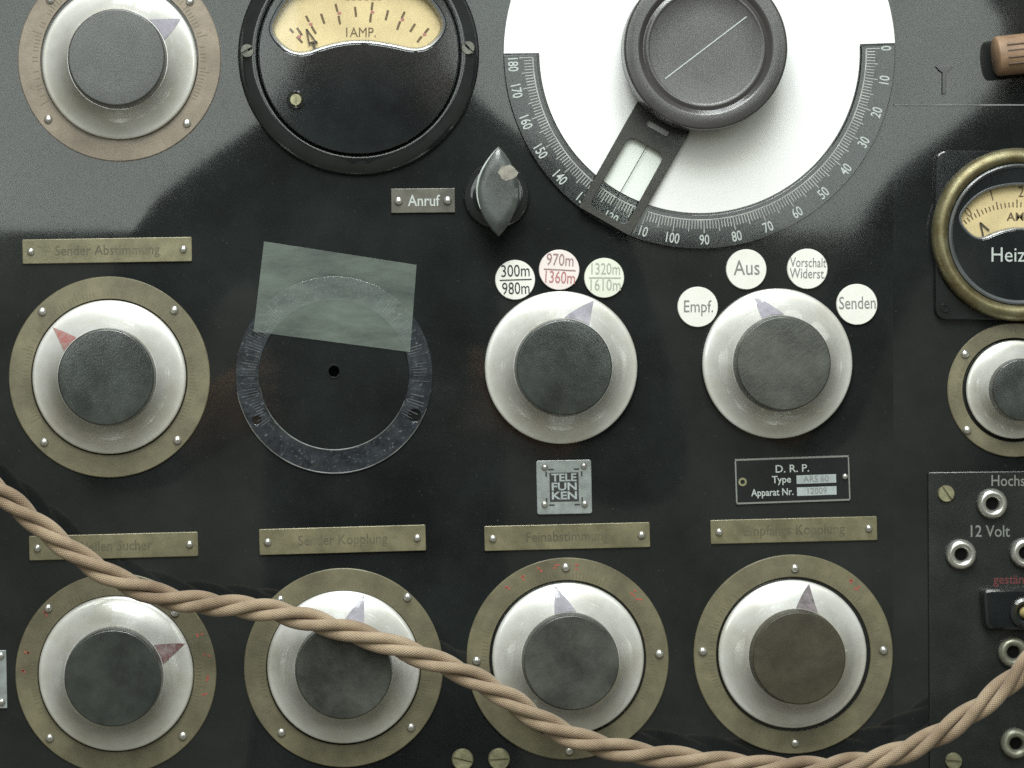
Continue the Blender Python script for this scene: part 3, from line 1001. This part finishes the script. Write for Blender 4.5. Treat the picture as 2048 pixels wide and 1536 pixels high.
t = thing('plug', 'black rectangular plug with yellow wire in the socket plate', 'plug', 2040, 1216, 0)
obj('body', plate('body', [rounded([(-84, -42), (100, -44), (100, 44), (-78, 40)], 16, 5)], 10, 44, M['bakelite'], 7), t)
obj('collar', lathe('collar', [(17, 44), (18, 50), (24, 54), (30, 51), (32, 44)], M['bakelite'], 40), t, (0, 6, 0))
obj('wire', tube('wire', [(0, -6, 40), (4, -4, 58), (16, 0, 68), (40, 3, 72), (90, -4, 70), (160, -30, 60)], 12, M['yellow'], 12), t)

for x, y, a, label in ((925, 1519, -0.22, 'dull brass slotted screw at the bottom, its slot sloping downward'),
                       (998, 1518, 0.07, 'dull brass slotted screw at the bottom, its slot nearly level')):
    o = obj('slotted_screw', slotted('slotted_screw', 22, 9, M['screw_brass'], 0.075))
    o.matrix_world = Matrix.Translation(world(x, y, 0)) @ OUT @ Matrix.Rotation(a, 4, 'Z')
    o['label'], o['category'], o['group'] = label, 'screw', 'slotted screws at the bottom edge'

# ---------------------------------------------------------------- coil and bracket above the side panel
cxa, cya = apparent(2105, 101, -10)
t = thing('wire_coil', 'beige wound coil with thin dark wires above the side panel', 'coil', cxa, cya, -10, radians(6))
prof_c = [(0, -116), (35, -116), (39, -113), (40, -108)] + [(40, y) for y in range(-90, 100, 10)] + [(40, 110), (0, 110)]
me = lathe('former', prof_c, M['coil'], 48, 40)
me.transform(Matrix.Rotation(radians(90), 4, 'Y'))
obj('former', me, t)
for y in (-18, -6, 8, 20):
    obj('wire', tube('wire', [(-98, -y, 40.5 - abs(y) * 0.2), (0, -y, 40.5 - abs(y) * 0.2), (100, -y, 40.5 - abs(y) * 0.2)], 1.8, M['coil_dark'], 6), t)
t = thing('small_bracket', 'small grey T-shaped bracket above the side panel', 'bracket', 1899, 155, -60)
obj('plate', plate('plate', [[(-17, -28), (19, -28), (8, -17), (4, -15), (4, 28), (-3, 28), (-3, -15), (-8, -18)]], 0, 6, M['bracket'], 1), t)

# ---------------------------------------------------------------- the twisted cord
CORD = [(-150, 880), (-60, 940), (0, 984), (60, 1034), (130, 1092), (200, 1140), (270, 1174), (350, 1198), (440, 1210), (540, 1222), (640, 1246), (740, 1276), (840, 1312), (930, 1348), (1010, 1392), (1080, 1440), (1150, 1476),
        (1240, 1500), (1340, 1514), (1440, 1526), (1540, 1535), (1640, 1535), (1730, 1524), (1810, 1502), (1880, 1468), (1950, 1420), (2010, 1372), (2060, 1324), (2130, 1260), (2220, 1190)]
HC = 133.0                       # height of the cord above the panel, in pixels


def catmull(P, step):
    out = []
    for i in range(1, len(P) - 2):
        p0, p1, p2, p3 = (Vector(P[k]) for k in (i - 1, i, i + 1, i + 2))
        n = max(2, int((p2 - p1).length / step))
        for k in range(n):
            s = k / n
            out.append(0.5 * ((2 * p1) + (-p0 + p2) * s + (2 * p0 - 5 * p1 + 4 * p2 - p3) * s * s + (-p0 + 3 * p1 - 3 * p2 + p3) * s ** 3))
    return out


path = catmull([apparent(x, y, HC) for x, y in CORD], 6)
cx0, cy0 = path[0]
t = thing('twisted_cord', 'beige cloth-covered twisted cord hanging across the lower knobs', 'cord', cx0, cy0, 0)
loc3 = [Vector((p.x - cx0, -(p.y - cy0), HC)) for p in path]
dist = [0.0]
for a, b in zip(loc3, loc3[1:]):
    dist.append(dist[-1] + (b - a).length)
SR, OR, PITCH = 11.2, 13.0, 245.0
for k in range(3):
    pts = []
    for i, p in enumerate(loc3):
        tg = (loc3[min(i + 1, len(loc3) - 1)] - loc3[max(i - 1, 0)]).normalized()
        nn = Vector((-tg.y, tg.x, 0))
        wob = 0.16 * sin(dist[i] / 150.0 + 2.1 * k) + 0.45 * sin(dist[i] / 430.0) + 0.2 * sin(dist[i] / 97.0)
        ph = 2 * pi * (dist[i] / PITCH + k / 3.0) + wob
        pts.append(p + nn * (OR * -cos(ph)) + Vector((0, 0, OR * sin(ph))))
    obj('strand', tube('strand', pts, SR, M['cord'], 14, uvs=True), t)

# ---------------------------------------------------------------- the case's glass pane
me = plate('glass_pane', [[(-900, -900), (3100, -900), (3100, 2300), (-900, 2300)]], 300, 316, M['case_glass'], 1)
o = obj('glass_pane', me)
o.matrix_world = Matrix.Translation(world(0, 0, 0)) @ OUT
o['label'] = 'clear glass pane of the display case before the black panel'
o['category'] = 'glass pane'

# ---------------------------------------------------------------- the people before the case, seen only as reflections in the polished panel


def person(name, label, off, limbs, hair_c):
    """one skinned figure; points relative to the camera: x right, y away from the panel (negative), z up"""
    V, E, R = [], [], []

    def chain(start, pts):
        prev = start
        for x, y, z, r in pts:
            V.append((x, y, z))
            R.append(r)
            if prev is not None:
                E.append((prev, len(V) - 1))
            prev = len(V) - 1
        return prev

    pel = chain(None, [(0.06, -0.24, -0.47, 0.15)])
    chest = chain(pel, [(0.06, -0.24, -0.28, 0.135), (0.06, -0.23, -0.08, 0.15), (0.06, -0.22, 0.10, 0.135)])
    nb = chain(chest, [(0.055, -0.21, 0.23, 0.115)])
    chain(nb, [(0.05, -0.19, 0.31, 0.085), (0.045, -0.175, 0.37, 0.085), (0.04, -0.17, 0.44, 0.092), (0.04, -0.175, 0.50, 0.085), (0.04, -0.18, 0.545, 0.05)])
    for sgn, pts in limbs:
        e = chain(nb, [(0.055 + sgn * 0.14, -0.22, 0.175, 0.075), (0.055 + sgn * 0.205, -0.22, 0.145, 0.072)] + pts)
        wx, wy, wz = V[e]
        for k in range(4):
            chain(e, [(wx - sgn * 0.02 * 1, wy + 0.012, wz + 0.028 - 0.018 * k, 0.010), (wx - sgn * 0.045, wy + 0.022, wz + 0.026 - 0.018 * k, 0.009), (wx - sgn * (0.064 - 0.004 * abs(k - 1)), wy + 0.014, wz + 0.024 - 0.018 * k, 0.008)])
        chain(e, [(wx - sgn * 0.012, wy - 0.012, wz + 0.038, 0.011), (wx - sgn * 0.035, wy - 0.012, wz + 0.048, 0.010)])
    fl = -CAM.z - off[2]
    for sgn in (-1, 1):
        chain(pel, [(0.06 + sgn * 0.09, -0.25, -0.56, 0.095), (0.06 + sgn * 0.10, -0.23, -0.90, 0.062), (0.06 + sgn * 0.105, -0.27, fl + 0.09, 0.045), (0.06 + sgn * 0.115, -0.19, fl + 0.035, 0.035)])
    me = bpy.data.meshes.new(name)
    me.from_pydata(V, E, [])
    o = bpy.data.objects.new(name, me)
    COL.objects.link(o)
    sk = o.modifiers.new('skin', 'SKIN')
    sk.use_smooth_shade = True
    ss = o.modifiers.new('sub', 'SUBSURF')
    ss.levels = ss.render_levels = 1
    for v, r in zip(me.skin_vertices[0].data, R):
        v.radius = (r, r)
    me.skin_vertices[0].data[pel].use_root = True
    bpy.context.view_layer.update()
    dg = bpy.context.evaluated_depsgraph_get()
    body = bpy.data.meshes.new_from_object(o.evaluated_get(dg))
    bpy.data.objects.remove(o)
    body.materials.clear()
    body.materials.append(M['jacket'])
    body.materials.append(M['skin'])
    for p in body.polygons:
        p.use_smooth = True
        c_ = p.center
        wrist = any((c_ - Vector(pts[-1][:3])).length < 0.085 for _, pts in limbs)
        p.material_index = 1 if (c_.z > 0.30 or wrist) else 0
    ob = bpy.data.objects.new(name, body)
    COL.objects.link(ob)
    ob.location = CAM + Vector(off)
    ob['label'] = label
    ob['category'] = 'person'
    bm = bmesh.new()
    bmesh.ops.create_uvsphere(bm, u_segments=24, v_segments=14, radius=1.0)
    for v in bm.verts:
        f = max(0.0, v.co.y)
        v.co = Vector((0.04 + v.co.x * 0.104, -0.19 + v.co.y * 0.11 - 0.02 * f, 0.475 + v.co.z * 0.10 + 0.035 * f))
    h = bpy.data.objects.new('hair', from_bm(bm, 'hair', M['hair'], 60))
    COL.objects.link(h)
    h.parent = ob
    return ob


person('person', 'person in dark jacket holding a camera, mirrored in the polished panel', (0, -0.03, 0),
       [(-1, [(-0.215, -0.21, 0.02, 0.056), (-0.25, -0.17, -0.10, 0.048), (-0.165, -0.08, -0.085, 0.036), (-0.095, -0.04, -0.03, 0.028)]),
        (1, [(0.31, -0.21, 0.02, 0.056), (0.35, -0.17, -0.12, 0.048), (0.26, -0.08, -0.10, 0.036), (0.175, -0.04, -0.03, 0.028)])], 0)
person('person', 'second person in dark clothes reaching forward, mirrored beside the white dial', (0.97, -0.95, 0.085),
       [(-1, [(-0.24, -0.20, 0.0, 0.060), (-0.30, -0.12, -0.16, 0.052), (-0.36, 0.04, -0.16, 0.040), (-0.42, 0.13, -0.14, 0.030)]),
        (1, [(0.34, -0.22, 0.0, 0.060), (0.38, -0.20, -0.22, 0.050), (0.36, -0.12, -0.44, 0.038), (0.35, -0.09, -0.50, 0.030)])], 0)


def camera_part(name, me, parent, loc):
    o = bpy.data.objects.new(name, me)
    COL.objects.link(o)
    o.parent = parent
    o.location = loc
    return o


t = bpy.data.objects.new('compact_camera', None)
COL.objects.link(t)
t.matrix_world = Matrix.Translation(CAM + Vector((0, -0.012, 0))) @ Matrix.Rotation(pi, 4, 'Z') @ Matrix.Rotation(radians(90), 4, 'X')
t['label'] = 'black compact camera held by the person mirrored in the panel'
t['category'] = 'camera'
K = 1 / U / 1000               # pixels per millimetre
camera_part('body', plate('body', [rounded([(-138 * K, -34 * K), (52 * K, -34 * K), (52 * K, 40 * K), (-138 * K, 40 * K)], 10 * K, 5)], -36 * K, -6 * K, M['camera_black'], 2 * K), t, (0, 0, 0))
camera_part('lens_ring', lathe('lens_ring', [(14 * K, -8 * K), (20 * K, 0), (26 * K, 0), (28 * K, -8 * K)], M['camera_black'], 48), t, (0, 0, 0))
writing('lettering', 'LUMIX', 11 * K, -104 * K, 20 * K, -5.6 * K, M['paper'], t, sx=1.0)
